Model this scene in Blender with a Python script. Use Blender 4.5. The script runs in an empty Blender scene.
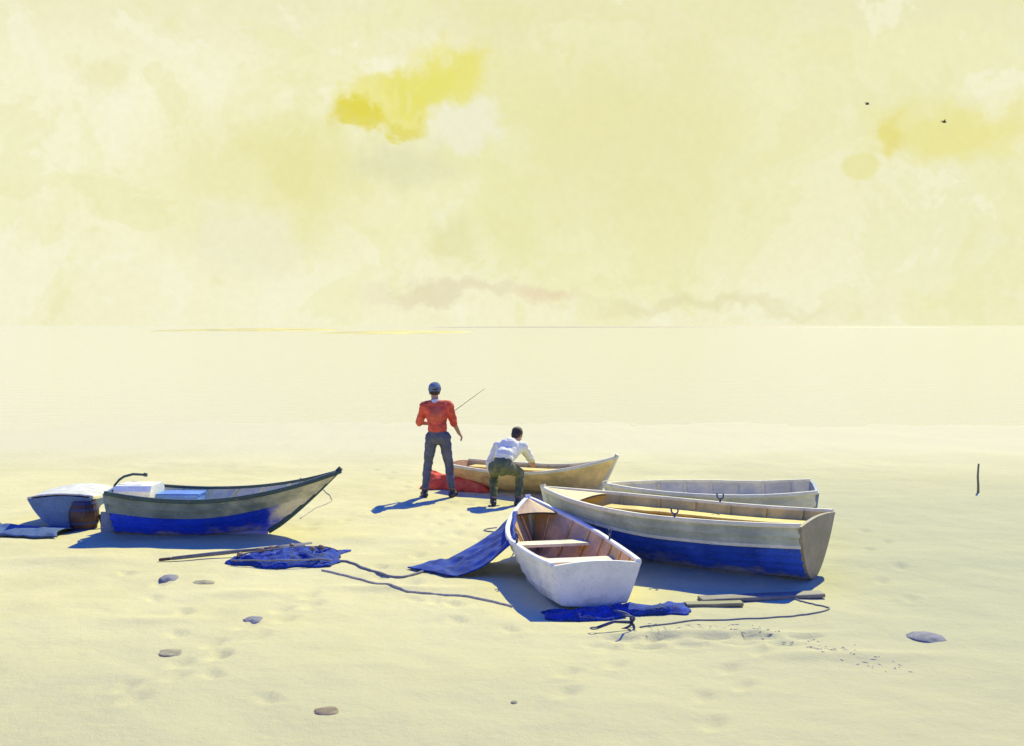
import bpy, bmesh, math, random, time
T0 = time.time()
from mathutils import Vector, Matrix, noise as mnoise

random.seed(11)
scene = bpy.context.scene
col = scene.collection
R = math.radians
PI = math.pi

# ------------------------------------------------------------------ camera numbers
CAM_H = 2.6
F = 1150.0
HORIZON = 325.0


def at(px, py, z=0.0):
    """Where the sight line of a point of the picture meets the height z."""
    d = (CAM_H - z) * F / (py - HORIZON)
    return Vector(((px - 512.0) * d / F, d, z))


def lin(r, g, b):
    def c(v):
        v /= 255.0
        return v / 12.92 if v <= 0.04045 else ((v + 0.055) / 1.055) ** 2.4
    return (c(r), c(g), c(b))


def smooth(a, b, x):
    t = max(0.0, min(1.0, (x - a) / (b - a)))
    return t * t * (3 - 2 * t)


def nz(x, y, z=0.0):
    return mnoise.noise(Vector((x, y, z)))


# ------------------------------------------------------------------ object helpers
def tag(o, label=None, cat=None, group=None, kind=None):
    if label: o['label'] = label
    if cat: o['category'] = cat
    if group: o['group'] = group
    if kind: o['kind'] = kind
    return o


def empty(name, loc=(0, 0, 0), rz=0.0, label=None, cat=None, group=None):
    o = bpy.data.objects.new(name, None)
    col.objects.link(o)
    o.location = loc
    o.rotation_euler = (0, 0, rz)
    o.empty_display_size = 0.2
    return tag(o, label, cat, group)


def link_mesh(name, me, mat, parent=None, loc=None, smooth_shade=True):
    o = bpy.data.objects.new(name, me)
    col.objects.link(o)
    if mat: me.materials.append(mat)
    if parent: o.parent = parent
    if loc is not None: o.location = loc
    if smooth_shade:
        me.shade_smooth()
    return o


class MB:
    """Collects pieces of one mesh."""
    def __init__(self):
        self.v, self.f = [], []

    def add(self, vs, fs):
        b = len(self.v)
        self.v += [Vector(p) for p in vs]
        self.f += [tuple(i + b for i in f) for f in fs]

    def grid(self, rows, flip=False, closed=False):
        n, m = len(rows), len(rows[0])
        vs = [p for r in rows for p in r]
        fs = []
        for i in range(n - 1):
            for j in range(m if closed else m - 1):
                k = (j + 1) % m
                q = (i * m + j, i * m + k, (i + 1) * m + k, (i + 1) * m + j)
                fs.append(q[::-1] if flip else q)
        self.add(vs, fs)

    def box(self, c, size, mat=None, bev=0.0):
        """a box with its corners cut by bev (an eight-sided section in x-z)"""
        sx, sy, sz = (s / 2 for s in size)
        bev = min(bev, sy * .9, sz * .9)
        if bev <= 0: bev = min(sy, sz) * .12
        prof = [(-sy + bev, -sz), (sy - bev, -sz), (sy, -sz + bev), (sy, sz - bev),
                (sy - bev, sz), (-sy + bev, sz), (-sy, sz - bev), (-sy, -sz + bev)]
        vs = []
        for x in (-sx, sx):
            for (y, z) in prof:
                p = Vector((x, y, z))
                if mat: p = mat @ p
                vs.append(Vector(c) + p)
        fs = [tuple(range(7, -1, -1)), tuple(range(8, 16))]
        for i in range(8):
            j = (i + 1) % 8
            fs.append((i, j, j + 8, i + 8))
        self.add(vs, fs)

    def sweep(self, pts, w, h, up=Vector((0, 0, 1)), taper=None):
        """rectangular (cut-corner) section swept along points"""
        rows = []
        n = len(pts)
        for i, p in enumerate(pts):
            p = Vector(p)
            a = Vector(pts[max(0, i - 1)]); b = Vector(pts[min(n - 1, i + 1)])
            t = (b - a).normalized()
            s = t.cross(up).normalized()
            u = s.cross(t).normalized()
            k = taper(i / (n - 1)) if taper else 1.0
            ww, hh = w / 2 * k, h / 2 * k
            c = min(ww, hh) * .3
            prof = [(-ww + c, -hh), (ww - c, -hh), (ww, -hh + c), (ww, hh - c),
                    (ww - c, hh), (-ww + c, hh), (-ww, hh - c), (-ww, -hh + c)]
            rows.append([p + s * x + u * y for x, y in prof])
        self.grid(rows, closed=True)
        b0 = len(self.v) - 8 * n
        self.f.append(tuple(range(b0, b0 + 8)))
        self.f.append(tuple(range(b0 + 8 * n - 1, b0 + 8 * n - 9, -1)))

    def tube(self, pts, rad, seg=8):
        rows = []
        n = len(pts)
        for i, p in enumerate(pts):
            p = Vector(p)
            a = Vector(pts[max(0, i - 1)]); b = Vector(pts[min(n - 1, i + 1)])
            t = (b - a).normalized()
            ref = Vector((0, 0, 1)) if abs(t.z) < .9 else Vector((0, 1, 0))
            s = t.cross(ref).normalized(); u = s.cross(t).normalized()
            r = rad(i / (n - 1)) if callable(rad) else rad
            rows.append([p + (s * math.cos(q) + u * math.sin(q)) * r
                         for q in [2 * PI * k / seg for k in range(seg)]])
        self.grid(rows, closed=True)
        b0 = len(self.v) - seg * n
        self.f.append(tuple(range(b0, b0 + seg)))
        self.f.append(tuple(range(b0 + seg * n - 1, b0 + seg * n - seg - 1, -1)))

    def build(self, name, mat, parent=None, smooth_shade=False, weld=0.0, loc=None):
        me = bpy.data.meshes.new(name)
        me.from_pydata([tuple(p) for p in self.v], [], self.f)
        bm = bmesh.new(); bm.from_mesh(me)
        if weld: bmesh.ops.remove_doubles(bm, verts=bm.verts, dist=weld)
        bmesh.ops.recalc_face_normals(bm, faces=bm.faces)
        bm.to_mesh(me); bm.free()
        o = link_mesh(name, me, mat, parent, loc, smooth_shade)
        return o


# ------------------------------------------------------------------ materials
def new_mat(name):
    m = bpy.data.materials.new(name)
    m.use_nodes = True
    nt = m.node_tree
    return m, nt, nt.nodes['Principled BSDF']


def N(nt, kind, **kw):
    n = nt.nodes.new(kind)
    for k, v in kw.items():
        if k in n.inputs: n.inputs[k].default_value = v
        else: setattr(n, k, v)
    return n


def mixc(nt, fac, a, b, blend='MIX'):
    m = nt.nodes.new('ShaderNodeMix'); m.data_type = 'RGBA'; m.blend_type = blend
    for sock, val in ((0, fac), (6, a), (7, b)):
        if hasattr(val, 'is_linked'): nt.links.new(val, m.inputs[sock])
        elif isinstance(val, (int, float)): m.inputs[sock].default_value = val
        else: m.inputs[sock].default_value = (*val[:3], 1)
    return m.outputs[2]


def maprange(nt, src, a, b, c=0.0, d=1.0, interp='SMOOTHSTEP'):
    m = nt.nodes.new('ShaderNodeMapRange'); m.interpolation_type = interp
    nt.links.new(src, m.inputs[0])
    for i, v in enumerate((a, b, c, d)): m.inputs[i + 1].default_value = v
    return m.outputs[0]


def math_node(nt, op, a, b=None):
    m = nt.nodes.new('ShaderNodeMath'); m.operation = op
    for i, v in enumerate((a, b)):
        if v is None: continue
        if hasattr(v, 'is_linked'): nt.links.new(v, m.inputs[i])
        else: m.inputs[i].default_value = v
    return m.outputs[0]


def coat(name, base, wear=None, rough=.55, vary=.22, wear_amt=.5, scale=1.0, grain=(2, 12, 12), bump=.25,
         second=None, split=None, split_w=.35, dirt=False):
    """old paint or timber: mottled, streaked along the length, rubbed through in places;
    second/split: another colour towards the bow end (object x beyond split)"""
    m, nt, b = new_mat(name)
    tc = nt.nodes.new('ShaderNodeTexCoord')
    mp = N(nt, 'ShaderNodeMapping'); mp.inputs['Scale'].default_value = grain
    nt.links.new(tc.outputs['Object'], mp.inputs[0])
    n1 = N(nt, 'ShaderNodeTexNoise', Scale=3.0 * scale, Detail=6.0, Roughness=.62)
    nt.links.new(tc.outputs['Object'], n1.inputs['Vector'])
    n2 = N(nt, 'ShaderNodeTexNoise', Scale=2.5 * scale, Detail=5.0, Roughness=.6)
    nt.links.new(mp.outputs[0], n2.inputs['Vector'])
    c = base
    if second:
        sp = nt.nodes.new('ShaderNodeSeparateXYZ'); nt.links.new(tc.outputs['Object'], sp.inputs[0])
        x = math_node(nt, 'ADD', sp.outputs[0], maprange(nt, n1.outputs[0], .25, .75, -.45, .45, 'LINEAR'))
        c = mixc(nt, maprange(nt, x, split - split_w, split + split_w), base, second)
    dark = mixc(nt, 1.0, c if not isinstance(c, tuple) else c, (1 - vary, 1 - vary * .9, 1 - vary * .8), 'MULTIPLY')
    light = mixc(nt, 1.0, c, (1 + vary * .55, 1 + vary * .5, 1 + vary * .45), 'MULTIPLY')
    k = mixc(nt, maprange(nt, n1.outputs[0], .32, .68), dark, light)
    k = mixc(nt, maprange(nt, n2.outputs[0], .3, .7, 0, vary * 1.3), k, mixc(nt, 1.0, k, (.72, .7, .68), 'MULTIPLY'))
    if wear:
        n3 = N(nt, 'ShaderNodeTexNoise', Scale=5.0 * scale, Detail=9.0, Roughness=.7)
        nt.links.new(mp.outputs[0], n3.inputs['Vector'])
        k = mixc(nt, maprange(nt, n3.outputs[0], .575, .64, 0, wear_amt), k, wear)
    if dirt:
        sz = nt.nodes.new('ShaderNodeSeparateXYZ'); nt.links.new(tc.outputs['Object'], sz.inputs[0])
        zz = math_node(nt, 'ADD', sz.outputs[2], maprange(nt, n1.outputs[0], .3, .7, -.10, .10, 'LINEAR'))
        k = mixc(nt, maprange(nt, zz, .14, .0, 0, .6), k, (.46, .42, .30))
    nt.links.new(k, b.inputs['Base Color'])
    b.inputs['Specular IOR Level'].default_value = .25 if rough > .9 else .45
    rr = maprange(nt, n1.outputs[0], .3, .7, rough - .1, min(1, rough + .15))
    nt.links.new(rr, b.inputs['Roughness'])
    bp = N(nt, 'ShaderNodeBump', Strength=bump, Distance=.01)
    nt.links.new(n2.outputs[0], bp.inputs['Height'])
    nt.links.new(bp.outputs[0], b.inputs['Normal'])
    return m


def cloth(name, base, vary=.25, mesh=0, weave=260.0, rough=.9, fold=7.0, fold_bump=.35, patch=None, patch_amt=.6):
    m, nt, b = new_mat(name)
    tc = nt.nodes.new('ShaderNodeTexCoord')
    n1 = N(nt, 'ShaderNodeTexNoise', Scale=fold, Detail=5.0, Roughness=.6, Distortion=.6)
    n2 = N(nt, 'ShaderNodeTexNoise', Scale=weave, Detail=2.0)
    for n in (n1, n2): nt.links.new(tc.outputs['Object'], n.inputs['Vector'])
    d = tuple(v * (1 - vary) for v in base); l = tuple(min(1, v * (1 + vary)) for v in base)
    k = mixc(nt, maprange(nt, n1.outputs[0], .3, .7), d, l)
    if patch:
        n3 = N(nt, 'ShaderNodeTexNoise', Scale=4.0, Detail=3.0)
        nt.links.new(tc.outputs['Object'], n3.inputs['Vector'])
        k = mixc(nt, maprange(nt, n3.outputs[0], .52, .68, 0, patch_amt), k, patch)
    if mesh:
        vo = N(nt, 'ShaderNodeTexVoronoi', Scale=mesh, Randomness=.45); vo.feature = 'DISTANCE_TO_EDGE'
        nt.links.new(tc.outputs['Object'], vo.inputs['Vector'])
        k = mixc(nt, maprange(nt, vo.outputs['Distance'], .04, .22, 0, .75), k, mixc(nt, 1.0, k, (.25, .3, .45), 'MULTIPLY'))
    nt.links.new(k, b.inputs['Base Color'])
    b.inputs['Roughness'].default_value = rough
    b1 = N(nt, 'ShaderNodeBump', Strength=fold_bump, Distance=.03)
    nt.links.new(n1.outputs[0], b1.inputs['Height'])
    b2 = N(nt, 'ShaderNodeBump', Strength=.15, Distance=.002)
    nt.links.new(n2.outputs[0], b2.inputs['Height']); nt.links.new(b1.outputs[0], b2.inputs['Normal'])
    nt.links.new(b2.outputs[0], b.inputs['Normal'])
    return m


WOOD_GREY = (.30, .27, .21)
M = {}
M['cream_trim'] = coat('cream_trim', (.78, .72, .42), WOOD_GREY, vary=.18)
M['white_paint'] = coat('white_paint', dirt=True, base=(.82, .81, .62), wear=(.45, .42, .36), vary=.14, wear_amt=.55)
M['sage_paint'] = coat('sage_paint', (.50, .52, .35), (.6, .58, .44), vary=.34, wear_amt=.55)
M['sage_to_tan'] = coat('sage_to_tan', (.17, .22, .19), (.46, .44, .34), vary=.34, second=(.58, .53, .36), split=2.05, split_w=.7)
M['hull_blue'] = coat('hull_blue', (.006, .022, .26), (.10, .15, .32), vary=.3, wear_amt=.35)
M['hull_shade_bow'] = coat('hull_shade_bow', dirt=True, base=(.003, .045, .58), wear=(.16, .22, .48), vary=.32, wear_amt=.45,
                          second=(.58, .53, .36), split=2.0, split_w=.28)  # the blue is shade painted into the lower hull, tan towards the bow
M['hull_shade_blue'] = coat('hull_shade_blue', dirt=True, base=(.025, .09, .46), wear=(.2, .26, .40), vary=.4, wear_amt=.4)  # shade of the near side put into the lower hull as blue
M['green_rail'] = coat('green_rail', (.035, .075, .055), (.2, .22, .16), vary=.35)
M['ochre_inside'] = coat('ochre_inside', (.80, .58, .12), (.6, .48, .22), vary=.28)
M['ochre_pale'] = coat('ochre_pale', (.80, .62, .24), (.6, .48, .28), vary=.24)
M['brown_stern'] = coat('brown_stern', (.30, .25, .14), (.42, .36, .24), vary=.4)
M['brown_inside'] = coat('brown_inside', (.80, .50, .17), (.5, .4, .26), vary=.34)
M['brown_bow'] = coat('brown_bow', (.50, .31, .14), (.42, .33, .22), vary=.34)
M['tan_hull'] = coat('tan_hull', dirt=True, base=(.74, .42, .16), wear=(.6, .42, .22), vary=.28, second=(.86, .62, .22), split=.6, split_w=.5)
M['cream_hull'] = coat('cream_hull', dirt=True, base=(.70, .66, .44), wear=(.4, .38, .32), vary=.25)
M['cream_inside'] = coat('cream_inside', (.84, .74, .34), (.42, .38, .28), vary=.2)
M['grey_blue'] = coat('grey_blue', (.17, .23, .30), (.4, .4, .38), vary=.28)
M['pram_blue'] = coat('pram_blue', (.12, .215, .32), (.4, .46, .5), vary=.3)
M['sky_blue_paint'] = coat('sky_blue_paint', (.12, .28, .60), (.5, .5, .48), vary=.3)
M['grey_timber'] = coat('grey_timber', (.20, .185, .15), (.34, .31, .25), vary=.4)
M['olive_timber'] = coat('olive_timber', (.20, .19, .09), (.34, .31, .2), vary=.35)
M['dark_timber'] = coat('dark_timber', (.09, .05, .03), (.16, .1, .06), vary=.4, rough=.6)
M['barrel_brown'] = coat('barrel_brown', (.085, .035, .02), (.15, .07, .04), vary=.45, grain=(9, 9, 2), rough=.5)
M['iron'] = coat('iron', (.03, .05, .12), (.12, .07, .04), vary=.3, rough=.55)
M['rope'] = coat('rope', (.52, .46, .32), None, vary=.3, scale=8, rough=.95)
M['rope_grey'] = coat('rope_grey', (.26, .25, .22), None, vary=.3, scale=8, rough=.95)
M['shade_wedge_blue'] = cloth('shade_wedge_blue', (.003, .036, .20), vary=.35, patch=(.006, .055, .30))
M['sail_red'] = cloth('sail_red', (.70, .085, .03), vary=.3, patch=(.75, .25, .12), patch_amt=.5)
M['net_shade_blue'] = cloth('net_shade_blue', (.004, .05, .30), mesh=34, vary=.45, fold=14, fold_bump=.9, weave=120, patch=(.02, .06, .14))
M['shade_grey'] = cloth('shade_grey', (.065, .12, .21), vary=.3, fold=9)
M['shirt_red'] = cloth('shirt_red', (.62, .085, .035), vary=.3, fold=9, patch=(.66, .20, .07), patch_amt=.4)
M['trouser_grey'] = cloth('trouser_grey', (.10, .105, .105), vary=.3, fold=9, patch=(.14, .15, .15))
M['shirt_white'] = cloth('shirt_white', (.80, .77, .54), vary=.1, fold=8)
M['canvas'] = cloth('canvas', (.58, .57, .44), vary=.18, fold=8)
M['trouser_green'] = cloth('trouser_green', (.12, .135, .045), vary=.35, fold=9, patch=(.24, .21, .10))
M['cap_blue'] = cloth('cap_blue', (.12, .17, .22), vary=.2, fold=12)
M['scarf'] = cloth('scarf', (.62, .60, .48), vary=.2, fold=12)
M['skin'] = coat('skin', (.42, .23, .14), None, rough=.5, vary=.15, scale=3, bump=.05)
M['hair'] = cloth('hair', (.035, .022, .010), vary=.4, fold=40, fold_bump=.8, weave=400, rough=.6)
M['leather'] = coat('leather', (.045, .04, .035), None, rough=.55, vary=.3, scale=4)
M['stone_grey'] = coat('stone_grey', (.25, .245, .235), (.4, .38, .33), vary=.4, scale=4, grain=(3, 3, 3), rough=.97)
M['stone_olive'] = coat('stone_olive', (.36, .32, .18), (.45, .4, .3), vary=.4, scale=4, grain=(3, 3, 3), rough=.97)
M['stone_brown'] = coat('stone_brown', (.30, .235, .13), (.42, .36, .25), vary=.4, scale=4, grain=(3, 3, 3), rough=.97)
M['gull'] = coat('gull', (.02, .02, .02), None, vary=.2, rough=.8)
M['cork'] = coat('cork', (.30, .20, .11), None, vary=.3, scale=6, rough=.9)
M['seaweed'] = cloth('seaweed', (.42, .38, .27), vary=.5, fold=30)


# ------------------------------------------------------------------ world and sun
SUN_EL = R(46)
SUN_AZ = R(26)          # clockwise from straight ahead: the sun stands behind the boats, to the right
to_sun = Vector((math.sin(SUN_AZ) * math.cos(SUN_EL), math.cos(SUN_AZ) * math.cos(SUN_EL), math.sin(SUN_EL)))

world = bpy.data.worlds.new("World")
scene.world = world
world.use_nodes = True
wt = world.node_tree
bg = wt.nodes['Background']
STR = 0.1
EXPO = .32
bg.inputs['Strength'].default_value = STR
sky = wt.nodes.new('ShaderNodeTexSky')
sky.sky_type = 'NISHITA'
sky.sun_disc = False
sky.sun_elevation = SUN_EL
sky.sun_rotation = SUN_AZ
sky.air_density = 1.0
sky.dust_density = 0.3
sky.ozone_density = 4.0


def emis(r, g, b, k=1.0):
    return tuple(v * k / STR / 2 ** EXPO for v in lin(r, g, b))


tcw = wt.nodes.new('ShaderNodeTexCoord')
dirv = tcw.outputs['Generated']
nrm = wt.nodes.new('ShaderNodeVectorMath'); nrm.operation = 'NORMALIZE'
wt.links.new(dirv, nrm.inputs[0])
dirv = nrm.outputs[0]
sepw = wt.nodes.new('ShaderNodeSeparateXYZ'); wt.links.new(dirv, sepw.inputs[0])
wn1 = N(wt, 'ShaderNodeTexNoise', Scale=7.0, Detail=7.0, Roughness=.55, Distortion=.4)
wn2 = N(wt, 'ShaderNodeTexNoise', Scale=22.0, Detail=5.0, Roughness=.6)
wn3 = N(wt, 'ShaderNodeTexNoise', Scale=150.0, Detail=3.0, Roughness=.6)
for n in (wn1, wn2, wn3): wt.links.new(dirv, n.inputs['Vector'])
# wandering of the cloud outlines
off = wt.nodes.new('ShaderNodeVectorMath'); off.operation = 'SUBTRACT'
wt.links.new(wn2.outputs['Color'], off.inputs[0]); off.inputs[1].default_value = (.5, .5, .5)
offs = wt.nodes.new('ShaderNodeVectorMath'); offs.operation = 'SCALE'
wt.links.new(off.outputs[0], offs.inputs[0]); offs.inputs['Scale'].default_value = .075
dirw = wt.nodes.new('ShaderNodeVectorMath'); dirw.operation = 'ADD'
wt.links.new(dirv, dirw.inputs[0]); wt.links.new(offs.outputs[0], dirw.inputs[1])

offt = wt.nodes.new('ShaderNodeVectorMath'); offt.operation = 'SCALE'
wt.links.new(off.outputs[0], offt.inputs[0]); offt.inputs['Scale'].default_value = .02
dirs = wt.nodes.new('ShaderNodeVectorMath'); dirs.operation = 'ADD'
wt.links.new(dirv, dirs.inputs[0]); wt.links.new(offt.outputs[0], dirs.inputs[1])
# deep clear blue overhead and behind the camera
hs = N(wt, 'ShaderNodeHueSaturation', Saturation=1.4, Value=.62)
wt.links.new(sky.outputs[0], hs.inputs['Color'])
clear = mixc(wt, 1.0, hs.outputs[0], (.20, 1.5, 5.2), 'MULTIPLY')
# pale hazy cloud sheet low over the sea, on the sun's side
haze = mixc(wt, maprange(wt, wn1.outputs[0], .36, .66), emis(249, 246, 213), emis(246, 242, 204))
haze = mixc(wt, maprange(wt, sepw.outputs[0], -.1, .5, 0, .8), haze, emis(238, 236, 194))
haze = mixc(wt, maprange(wt, sepw.outputs[2], .19, .28, 0, .6), haze, emis(234, 228, 182))
haze = mixc(wt, maprange(wt, sepw.outputs[2], .0, .09, .5, 0), haze, emis(246, 242, 206))


def washes(src, a, b, colr, amt):
    """thin layer of cloud with fairly firm ragged edges"""
    global haze
    haze = mixc(wt, maprange(wt, src, a, b, 0, amt), haze, colr)


wn4 = N(wt, 'ShaderNodeTexNoise', Scale=5.0, Detail=9.0, Roughness=.6, Distortion=.8)
wn5 = N(wt, 'ShaderNodeTexNoise', Scale=11.0, Detail=8.0, Roughness=.62, Distortion=.5)
for n in (wn4, wn5): wt.links.new(dirv, n.inputs['Vector'])
washes(wn4.outputs[0], .50, .56, emis(241, 238, 188), .5)
washes(wn5.outputs[0], .53, .57, emis(237, 234, 180), .45)
washes(wn5.outputs[0], .46, .42, emis(250, 247, 220), .55)


def cloud(px, py, rx, ry, colr, soft=(1.0, .35), amt=1.0, ring=None, wander=True):
    """one patch of cloud in a fixed compass direction and height of the sky"""
    global haze
    c = Vector(((px - 512) / F, 1.0, (HORIZON - py) / F)); ln = c.length; c.normalize()
    s = wt.nodes.new('ShaderNodeVectorMath'); s.operation = 'SUBTRACT'
    wt.links.new(dirw.outputs[0] if wander else dirs.outputs[0], s.inputs[0]); s.inputs[1].default_value = c
    q = wt.nodes.new('ShaderNodeVectorMath'); q.operation = 'MULTIPLY'
    wt.links.new(s.outputs[0], q.inputs[0])
    q.inputs[1].default_value = (F * ln / rx, F * .25 / rx, F * ln / ry)
    l = wt.nodes.new('ShaderNodeVectorMath'); l.operation = 'LENGTH'
    wt.links.new(q.outputs[0], l.inputs[0])
    f = maprange(wt, l.outputs['Value'], soft[0], soft[1], 0, amt)
    haze = mixc(wt, f, haze, colr)
    if ring:
        a = maprange(wt, l.outputs['Value'], soft[0] + .02, soft[0] - .06)
        b_ = maprange(wt, l.outputs['Value'], soft[0] - .25, soft[0] - .1)
        haze = mixc(wt, math_node(wt, 'MULTIPLY', math_node(wt, 'MULTIPLY', a, b_), .3), haze, ring)


cloud(270, 185, 150, 95, emis(232, 227, 152), (1.25, .3), .45)
cloud(560, 60, 130, 90, emis(231, 226, 158), (1.3, .3), .4)
cloud(520, 190, 90, 110, emis(229, 228, 158), (1.3, .3), .4)
cloud(640, 140, 120, 110, emis(232, 227, 170), (1.3, .3), .6)
cloud(250, 245, 60, 42, emis(242, 238, 205), (1.15, .5), .8)
cloud(470, 125, 36, 28, emis(242, 240, 215), (1.15, .5), .9)
cloud(405, 160, 60, 36, emis(222, 221, 180), (1.2, .3), .6)
cloud(300, 150, 70, 60, emis(230, 226, 150), (1.1, .6), .4)
cloud(455, 235, 30, 34, emis(220, 217, 150), (1.3, .3), .45)
cloud(395, 100, 66, 26, emis(234, 227, 96), (1.1, .5), .65)
cloud(430, 92, 46, 24, emis(232, 225, 92), (1.1, .4), .6)
cloud(458, 72, 44, 34, emis(234, 228, 100), (1.15, .4), .75)
cloud(362, 112, 32, 17, emis(224, 211, 24), (1.1, .5), .75)
cloud(412, 120, 30, 8, emis(224, 212, 46), (1.15, .3), .6)
for (cx_, cy_, h_) in ((373, 100, 15), (386, 101, 17), (399, 99, 16), (411, 100, 14)):
    cloud(cx_, cy_, 3.2, h_, emis(240, 235, 150), (1.2, .3), .55, wander=False)
cloud(446, 60, 9, 9, emis(240, 236, 170), (1.0, .4), .75, wander=False)
cloud(950, 128, 95, 32, emis(236, 229, 138), (1.25, .3), .75)
cloud(884, 138, 12, 30, emis(230, 216, 96), (1.1, .3), .7)
cloud(700, 175, 260, 140, emis(235, 231, 170), (1.3, .3), .35)
cloud(858, 166, 18, 17, emis(232, 227, 148), (1.05, .7), .6, wander=False)
cloud(105, 72, 36, 16, emis(228, 221, 150), (1.3, .3), .35)
cloud(450, 290, 90, 12, emis(226, 214, 180), (1.2, .2), .6)
cloud(540, 298, 45, 11, emis(230, 206, 172), (1.2, .3), .55)
cloud(700, 305, 160, 9, emis(226, 218, 170), (1.2, .2), .5)
# faint grain of the thin cloud
haze = mixc(wt, maprange(wt, wn3.outputs[0], .3, .7, 0, .10), haze, emis(205, 205, 150))

low = maprange(wt, sepw.outputs[2], .285, .40, 1, 0)
# unseen low haze behind the camera, whitened as fill for the near faces
back = mixc(wt, maprange(wt, sepw.outputs[2], .08, .34, 1, 0), clear, emis(196, 210, 224))
front = maprange(wt, sepw.outputs[1], .1, .7)
# brighter band added low behind the camera to fill the shaded near faces
back = mixc(wt, maprange(wt, sepw.outputs[2], .05, .22, 1, 0), back, emis(252, 250, 236, 1.7))
final = mixc(wt, front, back, mixc(wt, low, clear, haze))
wt.links.new(final, bg.inputs['Color'])

sun = bpy.data.lights.new('sun', 'SUN')
sun.energy = 5.0
sun.angle = R(.53)
sun.color = (1.0, .95, .42)
so = bpy.data.objects.new('sun', sun)
col.objects.link(so)
so.location = to_sun * 40
so.rotation_euler = (-to_sun).to_track_quat('-Z', 'Y').to_euler()

# ------------------------------------------------------------------ sand, sea, far bars
mounds = []      # (x, y, height, rx, ry)


def mound(px, py, h, rx, ry):
    p = at(px, py); mounds.append((p.x, p.y, h, rx, ry))


mound(465, 566, .06, .62, .22)
mound(395, 588, .035, .8, .12)
mound(240, 595, .03, .7, .2)
mound(705, 632, .045, 1.1, .12)
mound(840, 655, .03, .9, .14)
mound(150, 620, .03, .5, .15)
mound(360, 540, .04, .9, .35)
mound(880, 560, .04, 1.4, .5)
mound(60, 560, .035, .8, .25)


def sand_z(x, y):
    z = .035 * nz(x * .35, y * .35, 3.1) + .022 * nz(x * 1.1, y * 1.1, 7.7) + .010 * nz(x * 3.1, y * 3.1, 1.2)
    for (mx, my, h, rx, ry) in mounds:
        q = ((x - mx) / rx) ** 2 + ((y - my) / ry) ** 2
        if q < 6: z += h * math.exp(-q * 1.4)
    fade = smooth(3.0, 7.0, y) * (1 - smooth(60, 110, y))
    z *= fade if y < 60 else max(.0, fade)
    # the beach falls to the sea beyond the boats
    edge = 23 + 2.5 * nz(x * .09, .3, 5.0)
    if y > edge: z -= .028 * (y - edge) - .0 if y < edge + 60 else .028 * 60
    # the camera stands on a small rise behind
    z += .35 * smooth(4.5, -2.0, y)
    return z


foots = []
rnd = random.Random(5)


def trail(p0, p1, n, wob=.08):
    d = (p1 - p0); L = d.length; t = d.normalized(); s = Vector((-t.y, t.x, 0))
    for i in range(n):
        p = p0 + t * (L * (i + rnd.uniform(-.15, .15)) / n) + s * ((.1 if i % 2 else -.1) + rnd.uniform(-wob, wob) * .4)
        foots.append((p.x, p.y, math.atan2(t.y, t.x) + rnd.uniform(-.15, .15)))


trail(at(425, 600), at(434, 500), 9)
trail(at(500, 630), at(350, 560), 7)
trail(at(560, 690), at(660, 625), 5)
trail(at(300, 530), at(415, 500), 7)
trail(at(700, 720), at(770, 625), 6)
trail(at(250, 700), at(130, 560), 8)
trail(at(900, 600), at(870, 520), 6)
trail(at(455, 500), at(500, 505), 5)
trail(at(470, 540), at(445, 505), 6)
trail(at(120, 700), at(330, 590), 12)
trail(at(600, 640), at(830, 640), 10)
trail(at(380, 470), at(420, 492), 5)
trail(at(560, 450), at(470, 480), 8)


def axis(segs):
    out = [segs[0][0]]
    for (a, b, st) in segs:
        n = max(1, round((b - a) / st))
        out += [a + (b - a) * (i + 1) / n for i in range(n)]
    return out


xs = axis([(-4000, -400, 600), (-400, -60, 40), (-60, -14, 3), (-14, -7, .35), (-7, 7, .05), (7, 14, .35), (14, 60, 3), (60, 400, 40), (400, 4000, 600)])
ys = axis([(-60, 3, 3), (3, 5.5, .25), (5.5, 14, .05), (14, 22, .08), (22, 60, .8), (60, 300, 20), (300, 6000, 700)])
buckets = {}
for fx, fy, fa in foots:
    for i in (-1, 0, 1):
        for j in (-1, 0, 1):
            buckets.setdefault((int(math.floor(fx)) + i, int(math.floor(fy)) + j), []).append((fx, fy, fa))
vs = []
for y in ys:
    for x in xs:
        z = sand_z(x, y)
        if -7 < x < 7 and 5 < y < 22:
            for (fx, fy, fa) in buckets.get((int(math.floor(x)), int(math.floor(y))), ()):
                u = (x - fx) * math.cos(fa) + (y - fy) * math.sin(fa)
                v = -(x - fx) * math.sin(fa) + (y - fy) * math.cos(fa)
                q = (u / .15) ** 2 + (v / .065) ** 2
                if q < 4:
                    z += -.026 * math.exp(-q * 1.2) + .011 * math.exp(-(q - 1.9) ** 2 * 2.5)
        vs.append((x, y, z))
nx = len(xs)
fs = [(j * nx + i, j * nx + i + 1, (j + 1) * nx + i + 1, (j + 1) * nx + i) for j in range(len(ys) - 1) for i in range(nx - 1)]
me = bpy.data.meshes.new('beach_sand'); me.from_pydata(vs, [], fs)

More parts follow.
